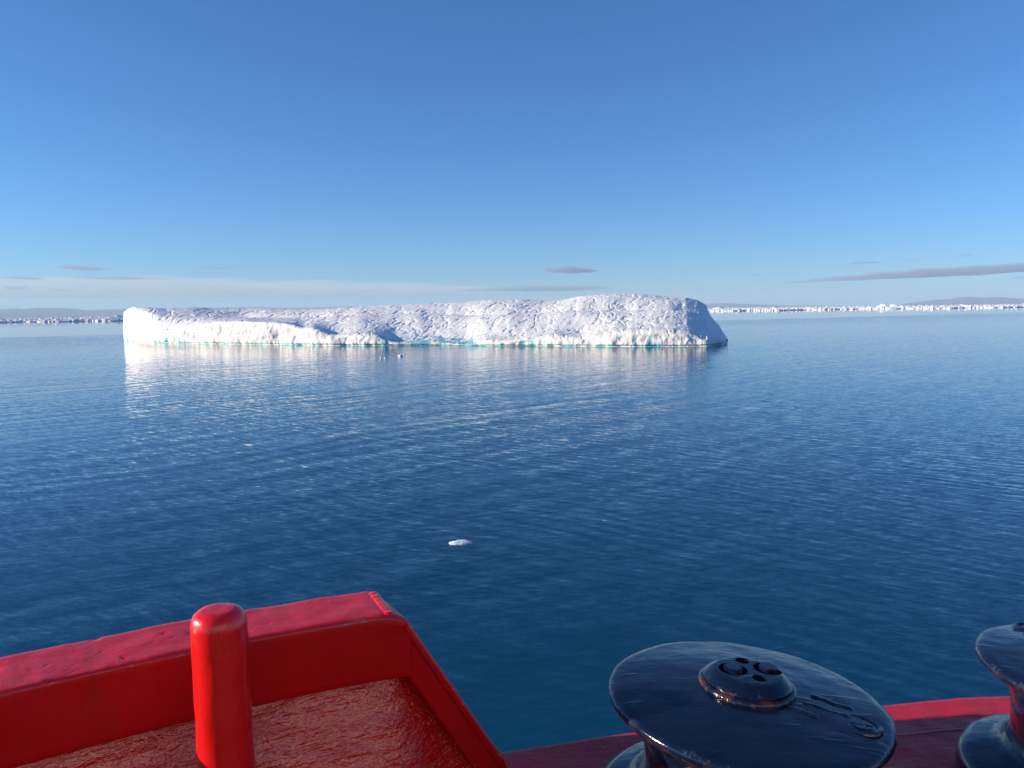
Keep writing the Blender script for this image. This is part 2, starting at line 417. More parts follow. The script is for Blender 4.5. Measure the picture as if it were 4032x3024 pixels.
# ------------------------------------------------------------------ iceberg
def iceberg():
    za = lambda L: [(400 + a / 2.458, 1120 + b / 2.458) for a, b in L]
    zb = lambda L: [(1200 + a / 2.458, 1120 + b / 2.458) for a, b in L]
    zc = lambda L: [(2050 + a / 2.458, 1120 + b / 2.458) for a, b in L]
    water = za([(215, 533), (240, 545), (345, 557), (560, 566), (950, 576), (1400, 582), (1900, 587)]) + zb([(0, 590), (400, 592), (850, 592), (1300, 588), (1560, 592), (1800, 598)]) + zc([(0, 597), (500, 600), (1000, 603), (1500, 603), (1800, 600), (1900, 592), (2000, 578)])
    cliff = za([(215, 505), (228, 430), (250, 405), (300, 415), (400, 445), (560, 470), (680, 462), (800, 440), (950, 395), (1100, 365), (1380, 350), (1600, 360), (1850, 390), (2050, 412)]) + zb([(0, 430), (130, 428), (290, 485), (480, 465), (640, 466), (770, 500), (850, 545), (1000, 552), (1300, 550), (1500, 565), (1600, 572), (1750, 532), (1900, 530)]) + zc([(0, 520), (150, 500), (350, 475), (590, 500), (700, 475), (900, 445), (1100, 435), (1300, 430), (1500, 435), (1620, 450), (1700, 480), (1780, 500), (1880, 500), (1960, 530), (2000, 560)])
    mid = za([(215, 480), (228, 370), (240, 300), (270, 262), (330, 245), (400, 252), (560, 285), (700, 310), (1100, 310), (1500, 315), (2100, 320)]) + zb([(0, 320), (400, 300), (780, 280), (1100, 292), (1500, 298), (2000, 300)]) + zc([(0, 290), (400, 260), (700, 250), (1000, 245), (1300, 240), (1600, 250), (1720, 290), (1800, 340), (1880, 440), (1960, 500), (2000, 550)])
    ridge = za([(215, 440), (225, 330), (240, 265), (280, 236), (330, 222), (480, 228), (640, 235), (700, 228), (870, 220), (1100, 228), (1500, 232), (1900, 238)]) + zb([(0, 235), (300, 225), (600, 208), (850, 195), (1100, 185), (1500, 168), (1800, 150)]) + zc([(0, 150), (250, 162), (400, 155), (600, 115), (800, 98), (1000, 90), (1200, 95), (1450, 118), (1600, 125), (1700, 150), (1780, 190), (1800, 240), (1830, 300), (1900, 390), (1960, 470), (2000, 535)])
    def curve(L, xs):
        L = np.array(sorted(L)); return np.interp(xs, L[:, 0], L[:, 1])
    xa, xb = 487.4, 2863.6
    NX = 1050
    t = np.linspace(0, 1, NX)
    e = 0.5 - 0.5 * np.cos(np.pi * t)                    # denser columns at both ends
    xs = xa + (xb - xa) * (0.75 * t + 0.25 * e)
    def sm(a, h, lo=60):
        k = np.hanning(2 * h + 3)[1:-1]; k /= k.sum()
        b = np.convolve(np.pad(a, h, 'edge'), k, 'valid')
        w = np.clip((np.minimum(np.arange(NX), NX - 1 - np.arange(NX)) - lo) / 60.0, 0, 1)      # leave the steep ends alone
        return a * (1 - w) + b * w
    yw, yc, ym, yr = [sm(curve(L, xs), h) for L, h in ((water, 60), (cliff, 14), (mid, 45), (ridge, 10))]
    wob = fbm(np.stack([xs / 35.0, xs * 0, xs * 0], -1), 4, 3)
    wlow = np.clip(fbm(np.stack([xs / 210.0, xs * 0 + 5, xs * 0], -1), 3, 13) * 1.6, -1, 1)
    ns = (6, 40, 120, 95, 60)
    NS = sum(ns)
    V = np.zeros((NX, NS, 3)); U = np.zeros((NX, NS, 2))
    endl = np.clip((xs - xa) / 620.0, 0, 1); endr = np.clip((xb - xs) / 72.0, 0, 1)
    shape = (1 - (1 - endl) ** 2) ** 1.45 * np.sqrt(1 - (1 - endr) ** 2)
    for i, x in enumerate(xs):
        pw = at_z(x, yw[i], 0.0); df = math.hypot(pw[0], pw[1]); az = math.atan2(pw[0], pw[1])
        s = shape[i]
        D = 58 * s + 1.0
        dc = df + 0.6 + 1.6 * s; dm = df + (0.60 + 0.07 * wlow[i]) * D + 1; dr = df + D + 2
        zc_ = max(at_d(x, yc[i] + 1.2 * wob[i], dc)[2], 0.25); zm_ = max(at_d(x, ym[i], dm)[2], zc_ + 0.1); zr_ = max(at_d(x, yr[i], dr)[2], zm_ + 0.08)
        db = dr + 34 * s + 0.8
        pd, pz, pu = [], [], []
        for q in np.linspace(0, 1, ns[0], endpoint=False): pd.append(df + 0.5 - 0.5 * q); pz.append(-1.6 + 1.6 * q); pu.append(q * 1.6)
        for q in np.linspace(0, 1, ns[1], endpoint=False):
            pd.append(df + (dc - df) * (0.2 * q + 0.8 * q ** 6)); pz.append(zc_ * (1 - (1 - q) ** 1.08)); pu.append(1.6 + q * zc_)
        for q in np.linspace(0, 1, ns[2], endpoint=False):
            pd.append(dc + (dm - dc) * q); pz.append(zc_ + (zm_ - zc_) * (0.35 * q + 0.65 * q * q * (3 - 2 * q))); pu.append(1.6 + zc_ + (dm - dc) * q)
        for q in np.linspace(0, 1, ns[3], endpoint=False):
            pd.append(dm + (dr - dm) * q); pz.append(zm_ + (zr_ - zm_) * q * (1.7 - 0.7 * q)); pu.append(1.6 + zc_ + dm - dc + (dr - dm) * q)
        for q in np.linspace(0, 1, ns[4]):
            pd.append(dr + (db - dr) * q); pz.append(zr_ - (zr_ + 1.6) * q ** 3.0); pu.append(1.6 + zc_ + db)
        V[i, :, 0] = math.sin(az) * np.array(pd); V[i, :, 1] = math.cos(az) * np.array(pd); V[i, :, 2] = pz
    # normals of the smooth body
    du = np.gradient(V, axis=0); dv = np.gradient(V, axis=1)
    N = np.cross(du, dv); N /= np.linalg.norm(N, axis=2, keepdims=True) + 1e-9
    P = V.reshape(-1, 3)
    up = np.clip(N[..., 2], 0, 1).reshape(-1)
    along = P @ np.array([0.88, -0.475, 0]); acr = P @ np.array([0.475, 0.88, 0])
    wp = np.stack([fbm(P / 7.0, 2, 11), fbm(P / 7.0, 2, 12)], -1)
    # melt cups, furrows and gullies on top
    u1 = np.stack([along / 1.5, acr / 3.4], -1) + wp * 1.1
    u2 = np.stack([(along + 0.5 * acr) / 0.75, (acr - 0.3 * along) / 2.4], -1) + wp * 1.6
    cups = np.clip(voro(u1, 1), 0, 0.75) - 0.45; cups2 = np.clip(voro(u2, 2), 0, 0.7) - 0.45
    big = fbm(P / 22.0, 3, 20)
    rid = 1 - np.abs(fbm(np.stack([(along * 0.9 + acr * 0.4) / 6.0, (acr * 0.9 - along * 0.4) / 13.0, P[:, 2] / 10], -1), 3, 31)) * 2.2
    patch = np.clip(0.55 + 1.3 * fbm(P / 18.0, 2, 44), 0.12, 1.25)
    stri = fbm(np.stack([(along * 0.97 + acr * 0.24) / 1.3, (acr * 0.97 - along * 0.24) / 9.0, P[:, 2] / 6], -1), 3, 36)
    pits = np.clip(fbm(np.stack([along / 1.3, acr / 3.2, P[:, 2]], -1), 2, 48) - 0.36, 0, 1) * -2.0
    top = big * 0.65 + patch * (cups * 0.13 + cups2 * 0.08) + np.clip(rid - 0.84, 0, 1) * -0.9 + stri * 0.11 * np.clip(1.2 - patch, 0.2, 1) + pits + fbm(P / 1.1, 3, 50) * 0.04
    # flutes and hollows on the cliffs
    cl = fbm(np.stack([along / 2.0, acr / 2.0, P[:, 2] / 2.6], -1), 4, 60) * 0.42 + fbm(np.stack([along / 8.0, acr / 8.0, P[:, 2] / 7.0], -1), 2, 63) * 1.3
    cl = cl - 0.5 * np.clip(1 - np.abs(P[:, 2] - 0.15) / 0.35, 0, 1)
    w = np.clip((up - 0.25) / 0.45, 0, 1)
    disp = (top * w + cl * (1 - w))
    endw = np.clip(np.minimum(endl * 3, endr) * 2.2, 0.25, 1)
    disp = disp.reshape(NX, NS) * endw[:, None]
    # keep crest near its outline
    V = V + N * disp[..., None]
    o = mesh_obj('iceberg', V.reshape(-1, 3), grid_faces(NX, NS), ICE)
    # orient outwards
    c = o.data.polygons[(NX // 2) * (NS - 1) + ns[0] + 10]
    if c.normal.y > 0: o.data.flip_normals()
    fr_ = np.zeros((NX, NS), np.float32); k0 = ns[0] + ns[1]
    fr_[:, :k0 - 1] = 1.0; fr_[:, k0 - 1:k0 + 4] = np.linspace(0.9, 0.1, 5)
    at = o.data.attributes.new('face', 'FLOAT', 'POINT'); at.data.foreach_set('value', fr_.reshape(-1))
    tag(o, 'huge flat-topped white iceberg with pitted top and turquoise waterline', 'iceberg')
    return o
iceberg()

# ------------------------------------------------------------------ loose ice
def ice_lump(name, px, py, w, h, seed, label, group=None, mat=None, dep=0.6):
    p = at_z(px, py, 0)
    bm = bmesh.new(); bmesh.ops.create_icosphere(bm, subdivisions=4, radius=1)
    V = np.array([v.co[:] for v in bm.verts])
    d = 1 + 0.45 * fbm(V * 1.4 + seed * 3.1, 3, seed) + 0.12 * fbm(V * 6.0, 2, seed + 5)
    V = V * d[:, None] * np.array([w / 2, w / 2 * dep, h])
    for v, c in zip(bm.verts, V): v.co = c
    o = bm_obj(name, bm, mat or FLOE, smooth=True)
    o.location = (p[0], p[1], h * 0.12); o.rotation_euler.z = math.atan2(-p[0], p[1])
    tag(o, label, 'ice', group)
    return o
ice_lump('ice_fragment', 1815, 2138, 0.90, 0.085, 3, 'small flat white piece of ice floating alone on the near water')
g = 'bits of ice floating in front of the iceberg'
ice_lump('ice_fragment', 1500, 1411, 0.45, 0.20, 5, 'tiny round ice bit before the iceberg, leftmost of four', g, dep=1)
ice_lump('ice_fragment', 1517, 1411, 0.42, 0.22, 6, 'tiny ice bit before the iceberg, second from left of four', g, dep=1)
ice_lump('ice_fragment', 1577, 1402, 0.95, 0.26, 7, 'widest of four ice bits in front of the iceberg, with pointed top', g, dep=1)
ice_lump('ice_fragment', 1590, 1397, 0.38, 0.2, 8, 'tiny ice bit before the iceberg, rightmost of four', g, dep=1)

def pack_ice():
    rs = np.random.RandomState(7)
    V, Fc = [], []
    def block(cx, cy, w, dd, h, rot, jag):
        b = len(V); n = 6
        for lev, sc in ((-0.3, 1.0), (0.62, 0.92), (1.0, 0.5)):
            for k in range(n):
                a = rot + 2 * math.pi * k / n
                rr = sc * (0.75 + 0.5 * rs.rand())
                z = h * lev * (1 if lev <= 0 else (1 - jag * rs.rand() * (0.5 if lev < 1 else 0.35)))
                V.append((cx + math.cos(a) * w * 0.5 * rr, cy + math.sin(a) * dd * 0.5 * rr, z))
        for l in range(2):
            for k in range(n):
                k2 = (k + 1) % n
                Fc.append((b + l * n + k, b + l * n + k2, b + (l + 1) * n + k2, b + (l + 1) * n + k))
        Fc.append(tuple(b + 2 * n + k for k in range(n)))
    def edge(azd):                                       # near edge of the pack
        return 1640 + azd * 5.5 + 55 * math.sin(azd * 0.55 + 1) + 30 * math.sin(azd * 1.9)
    for k in range(22000):
        azd = rs.uniform(-46, 46)
        t = rs.rand() ** 2.2
        dist = edge(azd) + t * 1900 + rs.normal() * 12
        s = rs.gamma(2.2, 1.0)
        w = 3.5 + 2.6 * s; h = min(2.2 + 0.55 * rs.gamma(1.5, 1.0), 5.5) * (1 + 0.35 * t)
        a = R(azd)
        block(math.sin(a) * dist, math.cos(a) * dist, w, w * rs.uniform(0.6, 1.3), h, rs.rand() * 6.3, 0.8)
    o = mesh_obj('pack_ice', V, Fc, PACK, smooth=False)
    tag(o, 'far band of jumbled white pack ice along the horizon', 'pack ice', kind='stuff')
    # low floes between the blocks
    nu = 1500; VV = []; rows = (0, 3, 14, 45, 110, 220, 420, 800, 1900)
    for i in range(nu):
        azd = -46 + 92 * i / (nu - 1); a = R(azd); e0 = edge(azd) + rs.normal() * 7
        for j, dd in enumerate(rows):
            z = -0.4 if j == 0 else (1.6 + 0.5 * rs.gamma(1.4, 1.0) + 0.0012 * dd)
            dq = dd * (1 + 0.15 * rs.normal())
            VV.append((math.sin(a) * (e0 + dq), math.cos(a) * (e0 + dq), min(z, 5.5)))
    o2 = mesh_obj('ice_floes', VV, grid_faces(nu, len(rows)), PACK, smooth=False)
    tag(o2, 'rough white floes frozen together under the far pack ice', 'pack ice', kind='stuff')
    for (x, y, w, h, lab) in ((465, 1258, 20, 9.0, 'tall peaked ice block in the far pack just left of the iceberg'),
                              (300, 1259, 16, 4.5, 'low broad ice block in the far pack, midway left of the iceberg'),
                              (60, 1262, 18, 4.5, 'broad ice block in the far pack near the left edge'),
                              (2830, 1221, 30, 8.0, 'ice block in the far pack just right of the iceberg'),
                              (3475, 1213, 26, 9.0, 'peaked ice block in the far pack left of the right-hand hills'),
                              (3520, 1212, 24, 9.0, 'peaked ice block in the far pack below the left foot of the right-hand hills')):
        ice_lump('ice_block', x, y, w, h, int(x) % 97, lab, 'larger blocks in the far pack ice', PACK, dep=0.8)
pack_ice()

# ------------------------------------------------------------------ ship: bulwark, gunwale, hull
ZC, ZG, ZD = EYE - 0.62, EYE - 0.99, EYE - 1.65       # cap rail, low gunwale, deck
_ox = np.array([-0.949, -0.816, -0.67, -0.573, -0.322]); _oy = np.array([1.363, 1.437, 1.523, 1.58, 1.678])
_q = np.polyfit(_ox, _oy, 2)
def cap_y(x):
    x0 = -0.95
    if x >= x0: return np.polyval(_q, x)
    return np.polyval(_q, x0) + (x - x0) * np.polyval(np.polyder(_q), x0)
def cap_dir(x):
    return math.atan(np.polyval(np.polyder(_q), max(x, -0.95)))
X_END = -0.322
W1 = np.array([0.53, -0.848, 0.0])                    # the end of the rail is cut off aslant
SL_TOP = np.array([X_END + 0.004, cap_y(X_END) - 0.001, ZC]); SL_BOT = at_z(1985, 2985, ZG) - 0.165 * W1 * 0.45

def build_ship():
    ship = empty('ship', (0, 0, 0))
    tag(ship, 'red painted ship bow with raised bulwark and lower gunwale in the foreground', 'ship')
    # frames of the rail: outer edge O, inward w, upward n, lip depth
    fr = []
    for x in list(np.linspace(-6.0, -1.2, 25)[:-1]) + list(np.linspace(-1.2, X_END - 0.02, 170)):
        a = cap_dir(x); fr.append((np.array([x, cap_y(x), ZC]), np.array([math.sin(a), -math.cos(a), 0]), np.array([0, 0, 1.0]), 0.138))
    a0 = cap_dir(X_END); w0 = np.array([math.sin(a0), -math.cos(a0), 0]); w1 = W1
    ts = (SL_BOT - SL_TOP) / np.linalg.norm(SL_BOT - SL_TOP)
    n1 = np.cross(w1, -ts); n1 /= np.linalg.norm(n1)
    if n1[2] < 0: n1 = -n1
    n_main = len(fr)
    for k in range(1, 9):                                # rounded knuckle
        q = k / 8.0
        O = (1 - q) ** 2 * fr[n_main - 1][0] + 2 * q * (1 - q) * (SL_TOP + np.array([0.004, 0, 0.001])) + q * q * (SL_TOP + ts * 0.022)
        n = (1 - q) * np.array([0, 0, 1.0]) + q * n1; n /= np.linalg.norm(n)
        w = (1 - q) * w0 + q * w1; w /= np.linalg.norm(w)
        fr.append((O, w, n, 0.125))
    Ls = np.linalg.norm(SL_BOT - SL_TOP)
    for s in np.linspace(0.026, Ls + 0.12, 90):
        q = s / Ls
        I_ = (SL_TOP + 0.165 * W1) * (1 - q) + at_z(1985, 2985, ZG) * q; wv = W1 * (1 - 0.55 * min(q, 1.0))
        fr.append((I_ - 0.165 * wv, wv, n1, 0.125))
    W = 0.165
    prof = [(0.004, -0.07, 0), (0.001, -0.03, 0), (0.0, -0.014, .5), (0.0025, -0.006, 1), (0.008, -0.0012, .8)]
    prof += [(a, 0.0, 0) for a in np.linspace(0.016, W - 0.016, 16)]
    prof += [(W - 0.009, -0.0006, 0), (W - 0.004, -0.003, .3), (W - 0.001, -0.008, .9), (W, -0.014, .8), (W, -0.020, 0.05)]
    nl = len(prof)
    prof += [(W, 'L%g' % q, 0) for q in np.linspace(0.05, 0.96, 10)]
    prof += [(W - 0.003, 'L1', .3), (W - 0.010, 'L1.02', 0), (W - 0.016, 'L0.97', 0), (W - 0.016, 'L0.2', 0)]
    V = np.zeros((len(fr), len(prof), 3)); E = np.zeros((len(fr), len(prof)))
    for i, (O, w, n, L) in enumerate(fr):
        for j, (a, b, e) in enumerate(prof):
            if isinstance(b, str):                       # the lip hangs plumb, mitred at the knuckle
                dep = max(L, O[2] - (ZC - 0.138))
                V[i, j] = O + w * a - np.array([0, 0, 0.026 + (dep - 0.026) * float(b[1:])])
            else: V[i, j] = O + w * a + n * b
            E[i, j] = e
    # hammered, many times painted steel: uneven surface
    P = V.reshape(-1, 3)
    d = fbm(P * 5.0, 3, 71) * 0.004 + fbm(P * 22.0, 3, 75) * 0.0013
    d = d + np.where(fbm(P * 40.0, 2, 78) > 0.42, -0.0025, 0) * (np.abs(P[:, 0] + 0.85) < 0.25)
    Nn = np.array([f[2] for f in fr])[:, None, :]; Wn = np.array([f[1] for f in fr])[:, None, :]
    topm = np.array([1.0 if j < nl - 3 else 0.0 for j in range(len(prof))])[None, :, None]
    D = d.reshape(len(fr), len(prof), 1)
    V = V + Nn * D * topm + Wn * D * (1 - topm) * 0.8
    def strip(name, i0, i1, mat):
        o = mesh_obj(name, V[i0:i1].reshape(-1, 3), grid_faces(i1 - i0, len(prof)), mat, ship)
        at = o.data.attributes.new('edge', 'FLOAT', 'POINT'); at.data.foreach_set('value', E[i0:i1].reshape(-1).astype(np.float32))
        o.data.materials.append(RLIP)
        m = len(prof) - 1
        o.data.polygons.foreach_set('material_index', [1 if (k % m) >= nl - 3 else 0 for k in range(len(o.data.polygons))])
        return o
    strip('cap_rail', 0, n_main + 8, RCAP)
    strip('sloping_rail', n_main + 7, len(fr), RCAP)
    # weld bead along the knuckle
    k = n_main + 2
    pts = [fr[k][0] + fr[k][1] * a + fr[k][2] * -0.0015 for a in np.linspace(0.012, W - 0.006, 40)]
    tube('weld_bead', pts, 0.012, RPOST, ship, seed=4, flat=0.42)
    # flared plate inside
    NT_ = 60; PV = np.zeros((len(fr), NT_, 3))
    for i, (O, w, n, L) in enumerate(fr):
        zt = O[2] - 0.012; zb = ZD
        for j in range(NT_):
            z = zt + (zb - zt) * j / (NT_ - 1)
            flare = 0.045 + (O[2] - z) * math.tan(R(20))
            PV[i, j] = (O[0] + w[0] * flare, O[1] + w[1] * flare, z)
    kk = np.hanning(47)[1:-1]; kk /= kk.sum(); h_ = len(kk) // 2      # the plate turns the corner in one soft bend
    SMV = np.stack([np.stack([np.convolve(np.pad(PV[:, j, c], h_, 'edge'), kk, 'valid') for c in range(2)], -1) for j in range(NT_)], 1)
    wk = np.clip(np.linspace(0, 1, NT_) * 6, 0, 1)[None, :, None] * np.clip((len(fr) - 1 - np.arange(len(fr))) / 30.0, 0, 1)[:, None, None] * np.clip((np.arange(len(fr)) - 60) / 40.0, 0, 1)[:, None, None]
    PV[..., :2] = PV[..., :2] * (1 - wk) + SMV * wk
    o = mesh_obj('bulwark_plate', PV.reshape(-1, 3), grid_faces(len(fr), NT_), RPLATE, ship)
    # low gunwale
    G = np.array([(-0.040, 1.652), (0.272, 1.727), (0.6, 1.79), (0.933, 1.841), (1.259, 1.867), (1.8, 1.87), (2.5, 1.78), (3.4, 1.50), (4.6, 0.8)])
    gx = np.concatenate([np.linspace(-0.040, 1.6, 220), np.linspace(1.62, 4.6, 40)])
    gq = np.polyfit(G[:6, 0], G[:6, 1], 3)
    gy = np.where(gx < 1.6, np.polyval(gq, gx), np.interp(gx, [1.6, 1.8, 2.5, 3.4, 4.6], [np.polyval(gq, 1.6), np.polyval(gq, 1.6) - .012, 1.76, 1.48, 0.8]))
    ga = np.arctan(np.gradient(gy, gx))
    gp = [(0.006, -0.10, 0), (0.0, -0.02, .4), (0.003, -0.006, 1), (0.010, 0.0, .7)] + [(a, 0, 0) for a in np.linspace(0.018, 0.60, 34)] + [(0.61, -0.006, .5), (0.614, -0.02, 0), (0.614, ZD - ZG, 0)]
    GV = np.zeros((len(gx), len(gp), 3)); GE = np.zeros((len(gx), len(gp)))
    for i in range(len(gx)):
        w = (math.sin(ga[i]), -math.cos(ga[i]))
        for j, (a, b, e) in enumerate(gp):
            GV[i, j] = (gx[i] + w[0] * a, gy[i] + w[1] * a, ZG + b); GE[i, j] = e
    P = GV.reshape(-1, 3)
    GV[..., 2] += (fbm(P * 4.0, 3, 81) * 0.006 + fbm(P * 20.0, 3, 85) * 0.0012).reshape(len(gx), len(gp)) * (np.array([p[1] > -0.05 for p in gp])[None, :])
    o = mesh_obj('gunwale', GV.reshape(-1, 3), grid_faces(len(gx), len(gp)), RCAP, ship)
    at = o.data.attributes.new('edge', 'FLOAT', 'POINT'); at.data.foreach_set('value', GE.reshape(-1).astype(np.float32))
    mesh_obj('gunwale_end', [tuple(GV[0, j]) for j in range(len(gp))] + [(GV[0, 0, 0], GV[0, 0, 1], ZD)], [tuple(range(len(gp) + 1))], RPOST, ship, smooth=False)
    pts = []
    for i in range(12, len(gx), 2):
        if gx[i] > 1.9: break
        w = (math.sin(ga[i]), -math.cos(ga[i])); j = 12
        aa = 0.150 + 0.008 * math.sin(gx[i] * 5)
        pts.append(np.array([gx[i] + w[0] * aa, gy[i] + w[1] * aa, GV[i, j, 2] + 0.0003]))
    tube('weld_bead', pts, 0.0022, PALE_RED, ship, seed=9, flat=0.9)
    # hull side under the rail
    line = [(f[0], f[1]) for f in fr[::6] if f[0][2] > ZG - 0.005] + [(np.array([gx[i], gy[i], ZG]), np.array([math.sin(ga[i]), -math.cos(ga[i]), 0])) for i in range(4, len(gx), 6)]
    HV = []
    for O, w in line:
        for z in (-0.06, -1.2, -3.0, -6.0, -10.0):
            d = -z * math.tan(R(14)) + 0.010
            HV.append(tuple(O + w * d + np.array([0, 0, z])))
    mesh_obj('hull_plating', HV, grid_faces(len(line), 5), RPOST, ship)
    # deck
    DV = []
    for O, w in line:
        DV.append((O[0] + w[0] * 0.15, O[1] + w[1] * 0.15, ZD)); DV.append((O[0] * 0.9 + 2.5, -9.0, ZD))
    mesh_obj('deck', DV, grid_faces(len(line), 2), DECK, ship, smooth=False)
    added_deckhouse(ship)
    return ship

CREAM = mat_plain('cream_paint', (0.80, 0.74, 0.66), 0.5)
GLASS = mat_plain('dark_window_glass', (0.02, 0.025, 0.03), 0.05)
def added_deckhouse(ship):
    # unseen superstructure added behind the viewer for its reflection in the bulwark plate
    c = Vector((3.4, -6.6, ZD)); rz = R(-27) 
    def box(name, sx, sy, sz, loc, mat, parent, bev=0.03):
        bm = bmesh.new(); bmesh.ops.create_cube(bm, size=1)
        for v in bm.verts: v.co = Vector((v.co.x * sx, v.co.y * sy, v.co.z * sz))
        bmesh.ops.bevel(bm, geom=list(bm.edges), offset=bev, segments=2, affect='EDGES')
        o = bm_obj(name, bm, mat, parent); o.location = loc; return o
    wall = box('added_deckhouse', 9.0, 3.0, 6.4, c + Vector((0, 0, 3.2)), CREAM, ship)
    wall.rotation_euler.z = R(38)  # turned towards the sun to brighten its reflection
    box('added_dark_band', 9.1, 3.1, 1.1, (0, 0, -2.66), DECK, wall)  # dark lower band added to break up the reflection in the plate
    for k in range(5):
        f = box('window', 1.0, 0.08, 1.1, (-3.4 + 1.7 * k, 1.5, 2.2), RLIP, wall, 0.02)
        box('pane', 0.84, 0.05, 0.94, (0, 0.03, 0), GLASS, f, 0.01)

def tube(name, pts, rad, mat, parent, seed=0, flat=1.0, n=10):
    pts = np.array(pts); T = np.gradient(pts, axis=0); T /= np.linalg.norm(T, axis=1)[:, None] + 1e-12
    V = []
    for i, (p, t) in enumerate(zip(pts, T)):
        s = np.cross(t, (0, 0, 1.0)); s /= np.linalg.norm(s); u = np.cross(s, t)
        q = i / (len(pts) - 1); e = min(1, math.sqrt(max(0.0, min(q, 1 - q))) * 4 + 0.05)
        r = rad * e * (1 + 0.35 * float(pnoise(np.array([[i * 0.37, seed, 0.3]]))[0]))
        for k in range(n):
            a = 2 * math.pi * k / n; V.append(p + s * math.cos(a) * r + u * math.sin(a) * r * flat)
    return mesh_obj(name, np.array(V), grid_faces(len(pts), n, True), mat, parent)

build_ship()

def lathe(name, prof, seg, mat, parent=None, wob=0.0, seed=0, edge=None, rust=None):
    V = np.zeros((len(prof), seg, 3))
    for i, (r, z) in enumerate(prof):
        a = np.linspace(0, 2 * np.pi, seg, endpoint=False)
        V[i, :, 0] = r * np.cos(a); V[i, :, 1] = r * np.sin(a); V[i, :, 2] = z
    if wob:
        P = V.reshape(-1, 3); n = (fbm(P * 14.0, 3, seed) * wob).reshape(len(prof), seg)
        rr = np.hypot(V[..., 0], V[..., 1]) + 1e-9
        V[..., 0] += V[..., 0] / rr * n * (rr > 1e-4); V[..., 1] += V[..., 1] / rr * n * (rr > 1e-4); V[..., 2] += n * 0.7
    Fc = grid_faces(len(prof), seg, True)
    Fc = [tuple(reversed(f)) for f in Fc]
    o = mesh_obj(name, V.reshape(-1, 3), Fc, mat, parent)
    for nm, fn in (('edge', edge), ('rust', rust)):
        if fn:
            at = o.data.attributes.new(nm, 'FLOAT', 'POINT')
            vals = np.repeat(np.array([fn(r, z) for r, z in prof], np.float32), seg); at.data.foreach_set('value', vals)
    return o
def densify(prof, step):
    out = [prof[0]]
    for a, b in zip(prof, prof[1:]):
        n = max(1, int(math.hypot(b[0] - a[0], b[1] - a[1]) / step))
        for k in range(1, n + 1): out.append((a[0] + (b[0] - a[0]) * k / n, a[1] + (b[1] - a[1]) * k / n))
    return out

def build_post():
    p = at_z(860, 2396, EYE - 0.485)
    z0 = ZD; h = EYE - 0.485 - z0; r = 0.0450
    prof = [(0.0001, h), (0.012, h), (0.026, h - 0.0005), (0.033, h - 0.003), (0.039, h - 0.008), (0.0425, h - 0.015), (0.0447, h - 0.024), (r, h - 0.034)]
    prof = densify(prof, 0.004) + [(r, h - 0.034 - 0.01 * k) for k in range(1, int((h - 0.06) / 0.01))] + [(r, 0.012), (r + 0.008, 0.004), (r + 0.012, -0.004)]
    o = lathe('mooring_post', prof, 72, RPOST, None, wob=0.0022, seed=91)
    o.location = (p[0], p[1], z0)
    tag(o, 'upright round red steel post in front of the red bulwark', 'post')
build_post()

def boolean_cut(o, cutters):
    for c in cutters:
        m = o.modifiers.new('cut', 'BOOLEAN'); m.operation = 'DIFFERENCE'; m.object = c; m.solver = 'EXACT'
    dg = bpy.context.evaluated_depsgraph_get(); dg.update()
    me = bpy.data.meshes.new_from_object(o.evaluated_get(dg))
    o.modifiers.clear(); o.data = me
    for c in cutters:
        d = c.data; bpy.data.objects.remove(c); bpy.data.meshes.remove(d)

